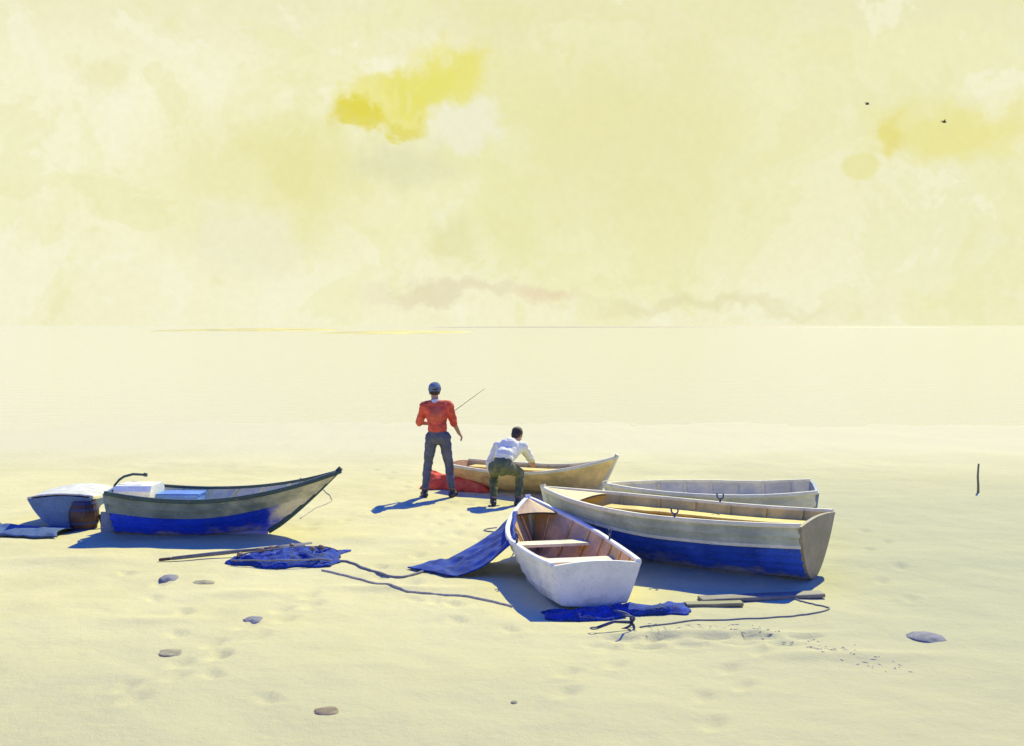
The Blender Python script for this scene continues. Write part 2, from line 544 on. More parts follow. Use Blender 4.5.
m, nt, b = new_mat('sand')
tc = nt.nodes.new('ShaderNodeTexCoord')
a1 = N(nt, 'ShaderNodeTexNoise', Scale=.55, Detail=6.0, Roughness=.6)
a2 = N(nt, 'ShaderNodeTexNoise', Scale=5.0, Detail=8.0, Roughness=.65)
a3 = N(nt, 'ShaderNodeTexNoise', Scale=60.0, Detail=4.0, Roughness=.7)
a4 = N(nt, 'ShaderNodeTexNoise', Scale=330.0, Detail=2.0)
a5 = N(nt, 'ShaderNodeTexVoronoi', Scale=22.0, Randomness=1.0)
for n in (a1, a2, a3, a4, a5): nt.links.new(tc.outputs['Object'], n.inputs['Vector'])
SAND_A, SAND_B = (.635, .575, .275), (.57, .515, .235)
k = mixc(nt, maprange(nt, a1.outputs[0], .33, .67), SAND_A, SAND_B)
k = mixc(nt, maprange(nt, a2.outputs[0], .55, .75, 0, .35), k, (.50, .46, .24))
k = mixc(nt, maprange(nt, a2.outputs[0], .42, .25, 0, .4), k, (.66, .61, .33))
k = mixc(nt, maprange(nt, a3.outputs[0], .5, .8, 0, .35), k, (.44, .39, .21))
# scattered bits of shell and grit
k = mixc(nt, maprange(nt, a5.outputs['Distance'], .075, .045, 0, .55), k, (.34, .31, .24))
# the sand to the right is darker and greyer
spx = nt.nodes.new('ShaderNodeSeparateXYZ'); nt.links.new(tc.outputs['Object'], spx.inputs[0])
dx_ = math_node(nt, 'ADD', spx.outputs[0], maprange(nt, a1.outputs[0], .3, .7, -1.2, 1.2, 'LINEAR'))
dfar = maprange(nt, spx.outputs[1], 26, 15)
k = mixc(nt, math_node(nt, 'MULTIPLY', dfar, maprange(nt, dx_, -.3, 4.5, 0, .9)), k, (.42, .415, .225))
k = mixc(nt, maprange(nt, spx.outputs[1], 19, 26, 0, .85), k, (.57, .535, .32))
# sand colour turns darker and greyer in the foreground
dy_ = math_node(nt, 'ADD', spx.outputs[1], maprange(nt, a1.outputs[0], .3, .7, -.9, .9, 'LINEAR'))
k = mixc(nt, maprange(nt, dy_, 11.2, 7.4, 0, .8), k, (.46, .43, .225))
nt.links.new(k, b.inputs['Base Color'])
b.inputs['Roughness'].default_value = .92
b.inputs['Specular IOR Level'].default_value = .2
p1 = N(nt, 'ShaderNodeBump', Strength=.55, Distance=.03); nt.links.new(a2.outputs[0], p1.inputs['Height'])
p2 = N(nt, 'ShaderNodeBump', Strength=.6, Distance=.007); nt.links.new(a3.outputs[0], p2.inputs['Height']); nt.links.new(p1.outputs[0], p2.inputs['Normal'])
p3 = N(nt, 'ShaderNodeBump', Strength=.35, Distance=.002); nt.links.new(a4.outputs[0], p3.inputs['Height']); nt.links.new(p2.outputs[0], p3.inputs['Normal'])
nt.links.new(p3.outputs[0], b.inputs['Normal'])
M['sand'] = m
tag(link_mesh('beach_sand', me, m), 'pale cream sand beach under the boats', 'beach', kind='structure')

# the sea: still, milky, mirroring the sky
wm, nt, b = new_mat('sea_water')
tc = nt.nodes.new('ShaderNodeTexCoord')
mp = N(nt, 'ShaderNodeMapping'); mp.inputs['Scale'].default_value = (.25, .9, 1)
nt.links.new(tc.outputs['Object'], mp.inputs[0])
w1 = N(nt, 'ShaderNodeTexNoise', Scale=1.2, Detail=6.0, Roughness=.6)
nt.links.new(mp.outputs[0], w1.inputs['Vector'])
b.inputs['Base Color'].default_value = (.64, .60, .37, 1)
b.inputs['Roughness'].default_value = .14
b.inputs['IOR'].default_value = 1.33
bp = N(nt, 'ShaderNodeBump', Strength=.6, Distance=.12); nt.links.new(w1.outputs[0], bp.inputs['Height'])
nt.links.new(bp.outputs[0], b.inputs['Normal'])
mb = MB()
wz = -.30
wy = axis([(20, 60, 4), (60, 300, 40), (300, 6000, 950)])
wx = axis([(-4000, -60, 985), (-60, 60, 15), (60, 4000, 985)])
mb.grid([[Vector((x, y, wz)) for x in wx] for y in wy])
tag(mb.build('sea_water', wm), 'still cream sea mirroring the pale sky', 'sea', kind='structure')

bar_m = coat('bar_sand', (.66, .56, .10), (.4, .36, .2), vary=.3, scale=.02)
haze_m = coat('far_land', (.36, .28, .12), None, vary=.2, scale=.02)


def far_bar(name, px0, px1, dist, h, mat, label, seed, dep=120):
    mb = MB()
    x0, x1 = (px0 - 512) / F * dist, (px1 - 512) / F * dist
    n = 60; rows = []
    for i in range(n + 1):
        t = i / n; x = x0 + (x1 - x0) * t
        e = math.sin(PI * t) ** .5 * (.8 + .3 * nz(t * 4, seed, 2))
        prof = []
        for k in range(9):
            s = -1 + 2 * k / 8
            prof.append(Vector((x, dist + s * dep * (.4 + .6 * e) + .4 * dep * nz(t * 3, seed, 9), wz - .1 + (h * e + .1) * (1 - s ** 4))))
        rows.append(prof)
    mb.grid(rows)
    return tag(mb.build(name, mat, smooth_shade=True), label, 'sandbar', kind='structure')


far_bar('sandbar', 186, 345, 640, 1.25, bar_m, 'long low yellow sandbar on the horizon', 1)
far_bar('sandbar', 338, 470, 470, .55, bar_m, 'short yellow sandbar just below the horizon', 2)
far_bar('distant_shore', 430, 940, 1300, 1.6, haze_m, 'faint tan coast along the horizon', 3)


print('TIME', round(time.time() - T0, 1))
# ------------------------------------------------------------------ boats
class Hull:
    def __init__(s, L, Lk, B, wr, tm, zst, zmid, zbow, stern_rake=.05, p=2.0, round_=.55, kr=.0, flare=.62, bow_w=0.0, floor_w=0.0):
        s.L, s.Lk, s.B, s.wr, s.tm = L, Lk, B, wr, tm
        s.floor_w = floor_w
        s.zst, s.zmid, s.zbow, s.sr, s.p, s.round, s.kr, s.flare, s.bow_w = zst, zmid, zbow, stern_rake, p, round_, kr, flare, bow_w

    def half(s, t):
        if t < s.tm: return s.B / 2 * (1 - (1 - s.wr) * ((s.tm - t) / s.tm) ** 2)
        q = (t - s.tm) / (1 - s.tm)
        return s.B / 2 * (s.bow_w + (1 - s.bow_w) * max(0.0, 1 - q ** s.p)) + .012

    def sheer(s, t):
        if t < s.tm: return s.zmid + (s.zst - s.zmid) * ((s.tm - t) / s.tm) ** 2
        return s.zmid + (s.zbow - s.zmid) * ((t - s.tm) / (1 - s.tm)) ** 2

    def keel(s, t):
        return s.kr * smooth(.55, 1.0, t) + .03 * smooth(.3, 0, t)

    def pt(s, t, q, side, out=0.0):
        """q: 0 keel .. 1 sheer"""
        a = q * PI / 2
        g_r = math.sin(a) ** .8; h_r = (1 - math.cos(a))
        v = smooth(.45, 1.0, t)
        rr = s.round * (1 - v * .8)
        g = (1 - rr) * q ** .85 + rr * g_r
        h = (1 - rr) * q + rr * h_r
        g *= s.flare + (1 - s.flare) * h if h < 1 else 1.0
        if s.floor_w:
            if q < .3: gf, hf = s.floor_w * q / .3, .07 * q / .3
            else:
                u = (q - .3) / .7
                gf, hf = s.floor_w + (1 - s.floor_w) * (u ** .85), .07 + .93 * u
            v2 = smooth(.35, 1.0, t)
            g = gf * (1 - v2) + g * v2; h = hf * (1 - v2) + h * v2
        zk, zs = s.keel(t), s.sheer(t)
        z = zk + (zs - zk) * h
        x0 = -s.sr * h
        xe = s.Lk + (s.L - s.Lk) * h ** .85
        x = x0 + (xe - x0) * t
        y = s.half(t) * g
        hb = max(.001, y + out)
        return Vector((x, side * hb, z + (-out * .35 if q < .9 else 0)))


def make_boat(name, bow, stern, hull, mats, label, cat='boat', group=None, strakes=6, thwarts=(.28, .55), thw_z=.66,
              ribs=7, roll=0.0, pitch=0.0, sink=.03, lift=0.0, floor=True, rail_h=.045, rail_w=.05, foredeck=0.0, sheer_n=1, bench=0.0, rowlock=0.0):
    """bow, stern: ground points; mats: hull, sheer, rail, inside, transom, thwart, floor, rub"""
    d = bow - stern; rz = math.atan2(d.y, d.x)
    root = empty(name, (stern.x, stern.y, sand_z(*((bow + stern) / 2).xy) - sink + lift), rz, label, cat, group)
    root.rotation_euler = (roll, pitch, rz)
    H = hull
    NT = 34
    ts = [i / NT for i in range(NT + 1)]
    lap = .024
    edges = [(i / strakes) for i in range(strakes + 1)]
    if H.floor_w: edges = [0] + [.3 + .7 * i / (strakes - 1) for i in range(strakes)]
    low, top = MB(), MB()
    for side in (-1, 1):
        for k in range(strakes):
            q0, q1 = edges[k], edges[k + 1]
            tgt = top if k >= strakes - sheer_n else low
            rows = []
            for t in ts:
                e = lap * (1 - .6 * smooth(.8, 1, t))
                r = [H.pt(t, q0, side, 0.0 if k else 0.0), H.pt(t, q0, side, e if k else 0.0)]
                for u in (.33, .66, 1.0):
                    r.append(H.pt(t, q0 + (q1 - q0) * u, side, (e if k else 0) * (1 - u)))
                rows.append(r)
            tgt.grid(rows, flip=side > 0)
    hull_o = low.build('hull', mats['hull'], root, weld=.0005)
    top.build('sheer_strake', mats['sheer'], root, weld=.0005)
    # inside skin
    ins = MB()
    th = .024
    for side in (-1, 1):
        rows = []
        for t in ts[:-1]:
            tt = t * .985 + .006
            rows.append([H.pt(tt, q, side, -th) + Vector((0, 0, th * .8 * (1 - q))) for q in [i / 12 for i in range(13)]])
        ins.grid(rows, flip=side < 0)
    ins.build('lining', mats['inside'], root, smooth_shade=True, weld=.0005)
    # transom
    tr = MB()
    qs = [i / 10 for i in range(11)]
    def ring(dx, grow):
        L_ = [H.pt(0, q, -1, grow) + Vector((dx, 0, 0)) for q in qs[::-1]]
        R_ = [H.pt(0, q, 1, grow) + Vector((dx, 0, 0)) for q in qs]
        mid = H.pt(0, 1, 1, grow)
        crown = []
        for i in range(1, 8):
            u = i / 8
            y = mid.y * (1 - 2 * u)
            crown.append(Vector((mid.x + dx, y, mid.z + .035 * math.sin(PI * u))))
        return L_ + R_ + crown
    r0, r1 = ring(-.022, .020), ring(.014, .018)
    n = len(r0)
    tr.add(r0 + r1, [tuple(range(n)), tuple(range(2 * n - 1, n - 1, -1))] + [(i, (i + 1) % n, (i + 1) % n + n, i + n) for i in range(n)])
    tr.build('transom', mats['transom'], root)
    if H.bow_w > .1:
        bw = MB()
        rr = [[H.pt(1, q, sd, .004) + Vector((dx, 0, 0)) for sd in (-1, 1) for q in (qs[::-1] if sd < 0 else qs)] for dx in (-.012, .02)]
        n = len(rr[0])
        bw.add(rr[0] + rr[1], [tuple(range(n)), tuple(range(2 * n - 1, n - 1, -1))] + [(i, (i + 1) % n, (i + 1) % n + n, i + n) for i in range(n)])
        bw.build('bow_transom', mats['transom'], root)
    # gunwale rails
    for side in (-1, 1):
        g = MB()
        pts = [H.pt(t, 1, side, .002) + Vector((0, 0, .008)) for t in ts]
        pts[-1].y *= .3
        g.sweep(pts, rail_w, rail_h)
        g.build('gunwale', mats['rail'], root)
        if mats.get('rub'):
            g = MB()
            q = edges[strakes - sheer_n]
            pts = [H.pt(t, q, side, .02) for t in ts]
            g.sweep(pts, .03, .034)
            g.build('rub_rail', mats['rub'], root)
    # stem and keel
    st = MB()
    sp = [Vector((H.Lk + (H.L - H.Lk) * h ** .85 + .012, 0, H.keel(1) + (H.sheer(1) + .05 - H.keel(1)) * h)) for h in [i / 10 for i in range(11)]]
    if H.bow_w < .1:
        st.sweep(sp, .05, .06, up=Vector((1, 0, .2)))
        st.build('stem', mats['rail'], root)
    kl = MB()
    kp = [Vector((H.Lk * t, 0, H.keel(t) - .015)) for t in [i / 14 for i in range(15)]]
    kl.sweep(kp, .05, .06)
    kl.build('keel', mats['hull'], root)
    # ribs
    for i in range(ribs):
        t = .1 + .78 * i / max(1, ribs - 1)
        rb = MB()
        pts = [H.pt(t, q, -1, -th - .008) + Vector((0, 0, th * .8 * (1 - q))) for q in [1 - j / 10 for j in range(11)]]
        pts += [H.pt(t, q, 1, -th - .008) + Vector((0, 0, th * .8 * (1 - q))) for q in [j / 10 for j in range(1, 11)]]
        rows = []
        for p in pts:
            dirn = Vector((0, -p.y, .12)).normalized()
            rows.append([p + Vector((-.014, 0, 0)), p + Vector((.014, 0, 0)), p + Vector((.014, 0, 0)) + dirn * .016, p + Vector((-.014, 0, 0)) + dirn * .016])
        rb.grid(rows, closed=True)
        rb.build('rib', mats['inside'], root)
    # bottom boards
    if floor:
        fb = MB()
        zf = .085 + sink * .5
        for k in range(-2, 3):
            y0 = k * .105
            def fits(t):
                q = .02
                while q < 1 and H.pt(t, q, 1).z < zf + .01: q += .01
                return H.pt(t, q, 1, -th).y > abs(y0) + .062
            ok = [t / 50 for t in range(2, 44) if fits(t / 50)]
            if len(ok) < 8: continue
            xa, xb = H.Lk * ok[0] + .02, H.Lk * ok[-1] - .02
            fb.box(((xa + xb) / 2, y0 * .98, zf + .008 * abs(k)), (xb - xa, .098, .018))
        fb.build('bottom_boards', mats['floor'], root)
    # seats
    for t in thwarts:
        q = .5
        for _ in range(30):
            if H.pt(t, q, 1).z < H.sheer(t) * thw_z: q += .012
        p = H.pt(t, q, 1, -th)
        tw = MB()
        hw = p.y - .004
        half_w = .105
        rows = []
        xs_ = [p.x - half_w, p.x + half_w]
        y0 = H.pt(min(1, t - half_w / H.L), q, 1, -th).y - .004
        y1 = H.pt(min(1, t + half_w / H.L), q, 1, -th).y - .004
        for (yy, zz) in ((-1, 0), (-1, .028), (1, .028), (1, 0)):
            rows.append([Vector((xs_[0], yy * y0, p.z + zz)), Vector((xs_[1], yy * y1, p.z + zz))])
        v = [r[0] for r in rows] + [r[1] for r in rows]
        tw.add(v, [(0, 1, 2, 3), (7, 6, 5, 4)] + [(i, (i + 1) % 4, (i + 1) % 4 + 4, i + 4) for i in range(4)])
        tw.build('thwart', mats['thwart'], root)
    if bench:  # benches added to catch the sun and brighten the shaded inside
        for side in (-1, 1):
            bn = MB(); rows = []
            for i in range(16):
                t = .05 + (bench - .05) * i / 15
                q = .5
                while q < 1 and H.pt(t, q, 1).z < H.sheer(t) * .80: q += .01
                p = H.pt(t, q, 1, -th - .002)
                w_ = min(.27, p.y * .8)
                rows.append([Vector((p.x, side * yy, p.z + zz)) for yy, zz in ((p.y, 0), (p.y, .022), (p.y - w_, .022), (p.y - w_, 0))])
            bn.grid(rows, closed=True)
            n_ = len(bn.v); bn.f += [(0, 1, 2, 3), (n_ - 1, n_ - 2, n_ - 3, n_ - 4)]
            bn.build('sun_catch_bench', mats['thwart'] if not mats.get('bench') else mats['bench'], root)
    if rowlock:
        for side in (-1, 1):
            p = H.pt(rowlock, 1, side, 0) + Vector((0, 0, rail_h * .6))
            rk = MB()
            rk.tube([p + Vector((.0, 0, 0)), p + Vector((0, 0, .035))], .012, 8)
            rk.tube([p + Vector((.04 * math.cos(a), 0, .075 - .04 * math.sin(a))) for a in [-.6 + (PI + 1.2) * i / 10 for i in range(11)]], .009, 7)
            rk.build('rowlock', M['iron'], root, smooth_shade=True)
    if foredeck:
        fd = MB(); rows = []
        for i in range(12):
            t = 1 - foredeck + (foredeck * .985) * i / 11
            w = H.half(t) - .01
            z = H.sheer(t) + .006
            rows.append([Vector((H.pt(t, 1, 1).x, w * (-1 + 2 * j / 6), z + .02 * (1 - (-1 + 2 * j / 6) ** 2))) for j in range(7)])
        fd.grid(rows)
        rows2 = [[p - Vector((0, 0, .02)) for p in r] for r in rows]
        fd.grid(rows2, flip=True)
        fd.build('foredeck', mats.get('deck', mats['inside']), root)
    return root, H


def mats(hull, sheer, rail, inside, transom, thwart, floor, rub=None, deck=None):
    d = dict(hull=M[hull], sheer=M[sheer], rail=M[rail], inside=M[inside], transom=M[transom], thwart=M[thwart], floor=M[floor])
    if rub: d['rub'] = M[rub]
    if deck: d['deck'] = M[deck]
    return d


def G(x, y): return Vector((x, y, 0))


BOATS = 'boats drawn up on the sand'
# large boat to the right, stern towards us
A_root, A_h = make_boat('fishing_boat', G(.36, 13.55), G(3.08, 11.80),
    Hull(3.22, 2.98, 1.22, .86, .42, .64, .60, .70, stern_rake=.05, p=2.3, round_=.75, flare=.72),
    mats('hull_shade_blue', 'sage_paint', 'cream_trim', 'ochre_inside', 'brown_stern', 'ochre_inside', 'ochre_inside', rub='cream_trim', deck='ochre_pale'),
    'large open boat with grey-green band over hull painted as dark blue shade and ochre inside', group=BOATS,
    strakes=8, thwarts=(.2, .45, .68), sheer_n=2, foredeck=.2, bench=.78, rowlock=.4)
# white dinghy in front
D_root, D_h = make_boat('dinghy', G(.19, 13.3), G(.76, 10.65),
    Hull(2.72, 2.5, .98, .84, .45, .43, .40, .62, stern_rake=.06, p=2.2, round_=.7, flare=.74, floor_w=.70),
    mats('white_paint', 'white_paint', 'white_paint', 'brown_inside', 'white_paint', 'cream_trim', 'brown_inside', deck='brown_bow'),
    'small white dinghy with brown inside and pale seats, stern towards us', 'dinghy', BOATS,
    strakes=5, thwarts=(.3, .62), foredeck=.16, rowlock=.42)
# red boat behind the men
B_root, B_h = make_boat('rowing_boat', G(1.60, 17.3), G(-.78, 18.5),
    Hull(2.64, 2.28, 1.15, .6, .45, .40, .36, .62, stern_rake=.1, p=2.1, round_=.7, flare=.7),
    mats('tan_hull', 'tan_hull', 'cream_trim', 'ochre_inside', 'tan_hull', 'ochre_inside', 'ochre_inside'),
    'tan rowing boat with yellow ochre inside, behind the crouching man', 'rowing boat', BOATS,
    strakes=5, thwarts=(.3, .6), bench=.75)
# pale boat between
C_root, C_h = make_boat('rowing_boat', G(1.22, 14.75), G(3.70, 14.3),
    Hull(2.54, 2.34, 1.3, .82, .42, .62, .56, .58, stern_rake=.05, p=2.2, round_=.7, flare=.72),
    mats('cream_hull', 'cream_hull', 'cream_trim', 'cream_inside', 'grey_blue', 'cream_inside', 'cream_inside'),
    'pale cream rowing boat with grey-blue stern, lying behind the large boat', 'rowing boat', BOATS,
    strakes=5, thwarts=(.3, .58))
# boat to the left with a high bow
E_bow, E_stern = at(330, 532), at(112, 534)
E_bow.y = 14.25; E_bow.x = (338 - 512) / F * 14.25
E_stern.y = 14.35; E_stern.x = (117 - 512) / F * 14.35
E_root, E_h = make_boat('fishing_boat', E_bow, E_stern,
    Hull(2.80, 1.9, 1.10, .80, .38, .58, .50, .80, stern_rake=-.02, p=2.0, round_=.6, flare=.66, kr=.06),
    mats('hull_shade_bow', 'sage_to_tan', 'green_rail', 'cream_inside', 'grey_blue', 'cream_trim', 'cream_inside'),
    'left boat with ultramarine shade painted on its hull, dark green rail and high raked bow', group=BOATS,
    strakes=6, thwarts=(.5,), sheer_n=2, rail_h=.05)
# engine box and tiller on it
eb = MB(); eb.box((.28, 0, .46), (.46, .52, .36), bev=.06); eb.build('engine_box', M['white_paint'], E_root)
rd = MB()
rd.box((-.05, 0, .3), (.05, .03, .5)); rd.box((-.13, 0, .16), (.14, .028, .26))
rud = rd.build('rudder', M['grey_blue'], E_root)
tl = MB()
tl.tube([(-.03, 0, .46), (-.03, 0, .62), (.03, 0, .69), (.09, 0, .73), (.2, 0, .76), (.34, 0, .755)], .016)
tl.tube([(.34, 0, .755), (.38, 0, .752)], .024)
tl.build('tiller', M['green_rail'], rud, smooth_shade=True)
# pram at the left edge
F_root, F_h = make_boat('pram_dinghy', G(-5.85, 15.9), G(-5.72, 14.6),
    Hull(1.35, 1.2, .82, .92, .45, .42, .38, .36, stern_rake=.05, p=2.0, round_=.6, flare=.78, bow_w=.55),
    mats('pram_blue', 'pram_blue', 'cream_trim', 'white_paint', 'pram_blue', 'white_paint', 'white_paint'),
    'stubby blue-grey pram dinghy under a white canvas cover, beside the brown barrel', 'dinghy', BOATS,
    strakes=4, thwarts=(.4,), ribs=4)


print('TIME', round(time.time() - T0, 1))
cv = MB(); rows = []
for i in range(17):
    t = i / 16
    w = F_h.half(t) + .015; x = F_h.pt(t, 1, 1).x
    rows.append([Vector((x, w * (-1 + 2 * j / 16), F_h.sheer(t) + .03 + .075 * (1 - (-1 + 2 * j / 16) ** 2) * math.sin(PI * (.15 + .7 * t))
                         + .008 * nz(t * 6, j * .6, 3))) for j in range(17)])
lo_ = [[p - Vector((0, 0, .015)) for p in r] for r in rows]
cv.grid(rows); cv.grid(lo_, flip=True)
for a_, b_ in ((rows[0], lo_[0]), (rows[-1], lo_[-1]), ([r[0] for r in rows], [r[0] for r in lo_]), ([r[-1] for r in rows], [r[-1] for r in lo_])): cv.grid([a_, b_])
cv.build('canvas_cover', M['canvas'], F_root, smooth_shade=True, weld=.0003)


# ------------------------------------------------------------------ barrel and things round the boats
def barrel(loc):
    root = empty('barrel', loc, .4, 'dark brown wooden barrel standing beside the pram dinghy', 'barrel')
    mb = MB(); n = 18; rows = []
    h = .38
    for i in range(9):
        u = i / 8; r = .145 + .042 * math.sin(PI * u)
        row = []
        for k in range(n * 3):
            a = 2 * PI * k / (n * 3)
            g = -.004 if k % 3 == 0 else 0
            row.append(Vector(((r + g) * math.cos(a), (r + g) * math.sin(a), u * h)))
        rows.append(row)
    mb.grid(rows, closed=True)
    mb.build('staves', M['barrel_brown'], root)
    for z in (.02, h - .022):
        hd = MB()
        hd.add([(math.cos(2 * PI * k / 24) * .146, math.sin(2 * PI * k / 24) * .146, z) for k in range(24)], [tuple(range(24))])
        hd.build('barrel_head', M['dark_timber'], root)
    for u in (.07, .28, .72, .93):
        hp = MB(); rows = []
        for (du, ex) in ((-.035, .001), (-.035, .006), (.035, .006), (.035, .001)):
            uu = u + du; r = .145 + .042 * math.sin(PI * uu) + ex
            rows.append([Vector((r * math.cos(2 * PI * k / 36), r * math.sin(2 * PI * k / 36), uu * h)) for k in range(36)])
        hp.grid(rows, closed=True)
        hp.build('hoop', M['iron'], root)
    return root


bp_ = at(84, 529); barrel((bp_.x, bp_.y, sand_z(bp_.x, bp_.y) - .01))
# short bollard of driftwood leaning by it
mb = MB(); p = at(104, 529)
mb.tube([(0, 0, -.02), (-.01, .01, .06), (-.035, .02, .13), (-.05, .03, .17)], lambda u: .045 - .012 * u)
tag(mb.build('driftwood_stump', M['dark_timber'], smooth_shade=True, loc=(p.x, p.y, sand_z(p.x, p.y))),
    'stubby dark piece of driftwood right of the barrel', 'driftwood')


def sheet(name, mat, corner_fn, nu, nv, amp, freq, seed, th=.012, label=None, cat=None, loc=None, rough_edge=.03):
    """a crumpled cloth with thickness; corner_fn(u, v) gives its shape"""
    rows = []
    for j in range(nv + 1):
        r = []
        for i in range(nu + 1):
            u, v = i / nu, j / nv
            p = Vector(corner_fn(u, v))
            e = min(u, 1 - u, v, 1 - v)
            k = nz(p.x * freq, p.y * freq, seed) + .5 * nz(p.x * freq * 2.3, p.y * freq * 2.3, seed + 4)
            ridge = 1 - abs(nz(p.x * freq * .8 + 9, p.y * freq * .8, seed + 2)) * 2
            p.z += amp * (k * .5 + .35 * ridge) * min(1, e * 8 + .25)
            p.x += rough_edge * nz(p.x * 5, p.y * 5, seed + 7) ; p.y += rough_edge * nz(p.x * 5, p.y * 5, seed + 11)
            r.append(p)
        rows.append(r)
    if loc is None: loc = rows[nv // 2][nu // 2].copy(); loc.z = sand_z(loc.x, loc.y)
    loc = Vector(loc)
    mb = MB()
    top = [[p - loc for p in r] for r in rows]
    bot = [[p - Vector((0, 0, th)) for p in r] for r in top]
    mb.grid(top); mb.grid(bot, flip=True)
    for a, b2 in ((top[0], bot[0]), (top[-1], bot[-1]), ([r[0] for r in top], [r[0] for r in bot]), ([r[-1] for r in top], [r[-1] for r in bot])):
        mb.grid([a, b2])
    o = mb.build(name, mat, smooth_shade=True, weld=.0002, loc=loc)
    return tag(o, label, cat)


# blue sheet standing for the dinghy's shadow, from its side to the sand
bpy.context.view_layer.update()
A1, A2 = (D_root.matrix_world @ (D_h.pt(t_, 1, 1) + Vector((0, -.035, .04))) for t_ in (.84, .47))
T1, T2 = at(408, 570, .0), at(448, 577, .0)


def shade_wedge_fn(u, v):
    a = A1.lerp(A2, v); t = T1.lerp(T2, v)
    p = a.lerp(t, u)
    g = sand_z(p.x, p.y) + .025
    zz = a.z + (0.0 - a.z) * u
    zz -= .12 * math.sin(PI * min(1, u * 1.0)) * (1 - .3 * v)
    p.z = max(g, zz)
    if u < .05: p.z = a.z + .004
    return p


sheet('sail_or_shade', M['shade_wedge_blue'], shade_wedge_fn, 60, 32, .06, 5.0, 3.0,
      label='dark blue sheet standing for the shadow of the white dinghy on the sand', cat='sail')

# blue net heap
nc = at(287, 562)
nl, nr_ = at(228, 566), at(338, 562)


def net_fn(u, v):
    x = nl.x + (nr_.x - nl.x) * u
    yb = 12.30 - .12 * math.sin(PI * u) + .1 * (1 - u)
    yt = 12.62 + .62 * u
    y = yb + (yt - yb) * v
    e = math.sin(PI * min(1, u)) ** .6 * math.sin(PI * v) ** .7
    return Vector((x, y, sand_z(x, y) + .012 + .13 * e * (.5 + .5 * u)))


net_a = sheet('net_or_shade', M['net_shade_blue'], net_fn, 60, 40, .07, 9.0, 8.0, rough_edge=.09,
      label='bright blue crumpled fishing net heaped under the oar', cat='fishing net')


def dress_net(o, fn, seed, n):
    r = random.Random(seed)
    L = o.location
    for v0, amp in ((.06, .05), (.55, .2)):
        pts = []
        for i in range(40):
            u = .02 + .96 * i / 39
            p = fn(u, v0 + amp * nz(u * 4, seed, 2))
            pts.append(Vector((p.x + .03 * nz(u * 9, seed, 5), p.y, p.z + .035)) - L)
        mb = MB(); mb.tube(pts, .009, 6); mb.build('head_rope', M['rope_grey'], o, smooth_shade=True)
    for i in range(n):
        p = fn(.05 + .9 * (i + r.uniform(.1, .9)) / n, r.uniform(.08, .7)) - L
        mb = MB(); a = r.uniform(0, 3)
        d = Vector((math.cos(a), math.sin(a), .1)) * .032
        mb.tube([p - d + Vector((0, 0, .05)), p - d * .6 + Vector((0, 0, .05)), p + d * .6 + Vector((0, 0, .05)), p + d + Vector((0, 0, .05))],
                lambda u: .018 if u in (0, 1) else .026, 8)
        mb.build('cork_float', M['cork'], o, smooth_shade=True)


dress_net(net_a, net_fn, 3, 6)

# red sail bundled on the sand between the two men
def red_fn(u, v):
    x = -1.46 + 1.10 * u; y = 18.62 - .66 * u + (.30 - .12 * u) * (v - .5) * 2
    e = math.sin(PI * v) ** .6 * min(1, u * 7) ** .7 * min(1, (1 - u) * 6) ** .7
    return Vector((x, y, sand_z(x, y) + .012 + (.24 - .12 * u) * e))


sheet('sail_or_shade', M['sail_red'], red_fn, 60, 30, .07, 6.0, 19.0, rough_edge=.06,
      label='red sail bundled on the sand behind the standing person', cat='sail')


# grey-blue sheet standing for the pram's shadow at the left edge
def left_shade_fn(u, v):
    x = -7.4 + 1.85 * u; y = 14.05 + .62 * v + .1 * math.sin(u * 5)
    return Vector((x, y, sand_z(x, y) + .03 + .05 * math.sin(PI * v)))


sheet('shade_sheet', M['shade_grey'], left_shade_fn, 50, 24, .05, 4.0, 5.0, rough_edge=.08,
      label='grey-blue sheet standing for the shadow of the pram dinghy on the sand', cat='shade_sheet')

# flat blue sheet laid as the shade below the dinghy's stern
def stern_shade_fn(u, v):
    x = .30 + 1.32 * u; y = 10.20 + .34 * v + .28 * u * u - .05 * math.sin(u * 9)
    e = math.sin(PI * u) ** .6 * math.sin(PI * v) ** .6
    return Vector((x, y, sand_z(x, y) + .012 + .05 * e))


stern_shade = sheet('net_or_shade', M['net_shade_blue'], stern_shade_fn, 40, 20, .045, 11.0, 13.0, rough_edge=.12,
      label='flat dark blue sheet standing for the shade below the stern of the white dinghy', cat='fishing net')


# oar across the net
def make_oar(p0, p1, label, mat):
    d = p1 - p0; L = d.length
    root = empty('oar', p0, 0, label, 'oar')
    root.rotation_euler = d.to_track_quat('X', 'Z').to_euler()
    s = MB(); s.tube([(0, 0, 0), (L * .35, 0, 0), (L * .74, 0, 0)], lambda u: .019 + .005 * math.sin(PI * u), 10); s.build('shaft', mat, root, smooth_shade=True)
    h = MB(); h.tube([(-.14, 0, 0), (-.12, 0, 0), (-.02, 0, 0), (.004, 0, 0)], lambda u: .017 if .1 < u < .9 else .012, 10); h.build('handle', M['dark_timber'], root, smooth_shade=True)
    bl = MB(); rows = []
    for i in range(12):
        u = i / 11; x = L * .72 + L * .28 * u
        w = .018 + .05 * smooth(0, .55, u) * (1 - .15 * smooth(.85, 1, u)); t = .014 - .007 * u
        rows.append([Vector((x, -w, 0)), Vector((x, -w * .4, t)), Vector((x, w * .4, t)), Vector((x, w, 0)), Vector((x, w * .4, -t)), Vector((x, -w * .4, -t))])
    bl.grid(rows, closed=True)
    bl.f.append(tuple(range(6))); bl.f.append(tuple(range(71, 65, -1)))
    bl.build('blade', mat, root)
    return root


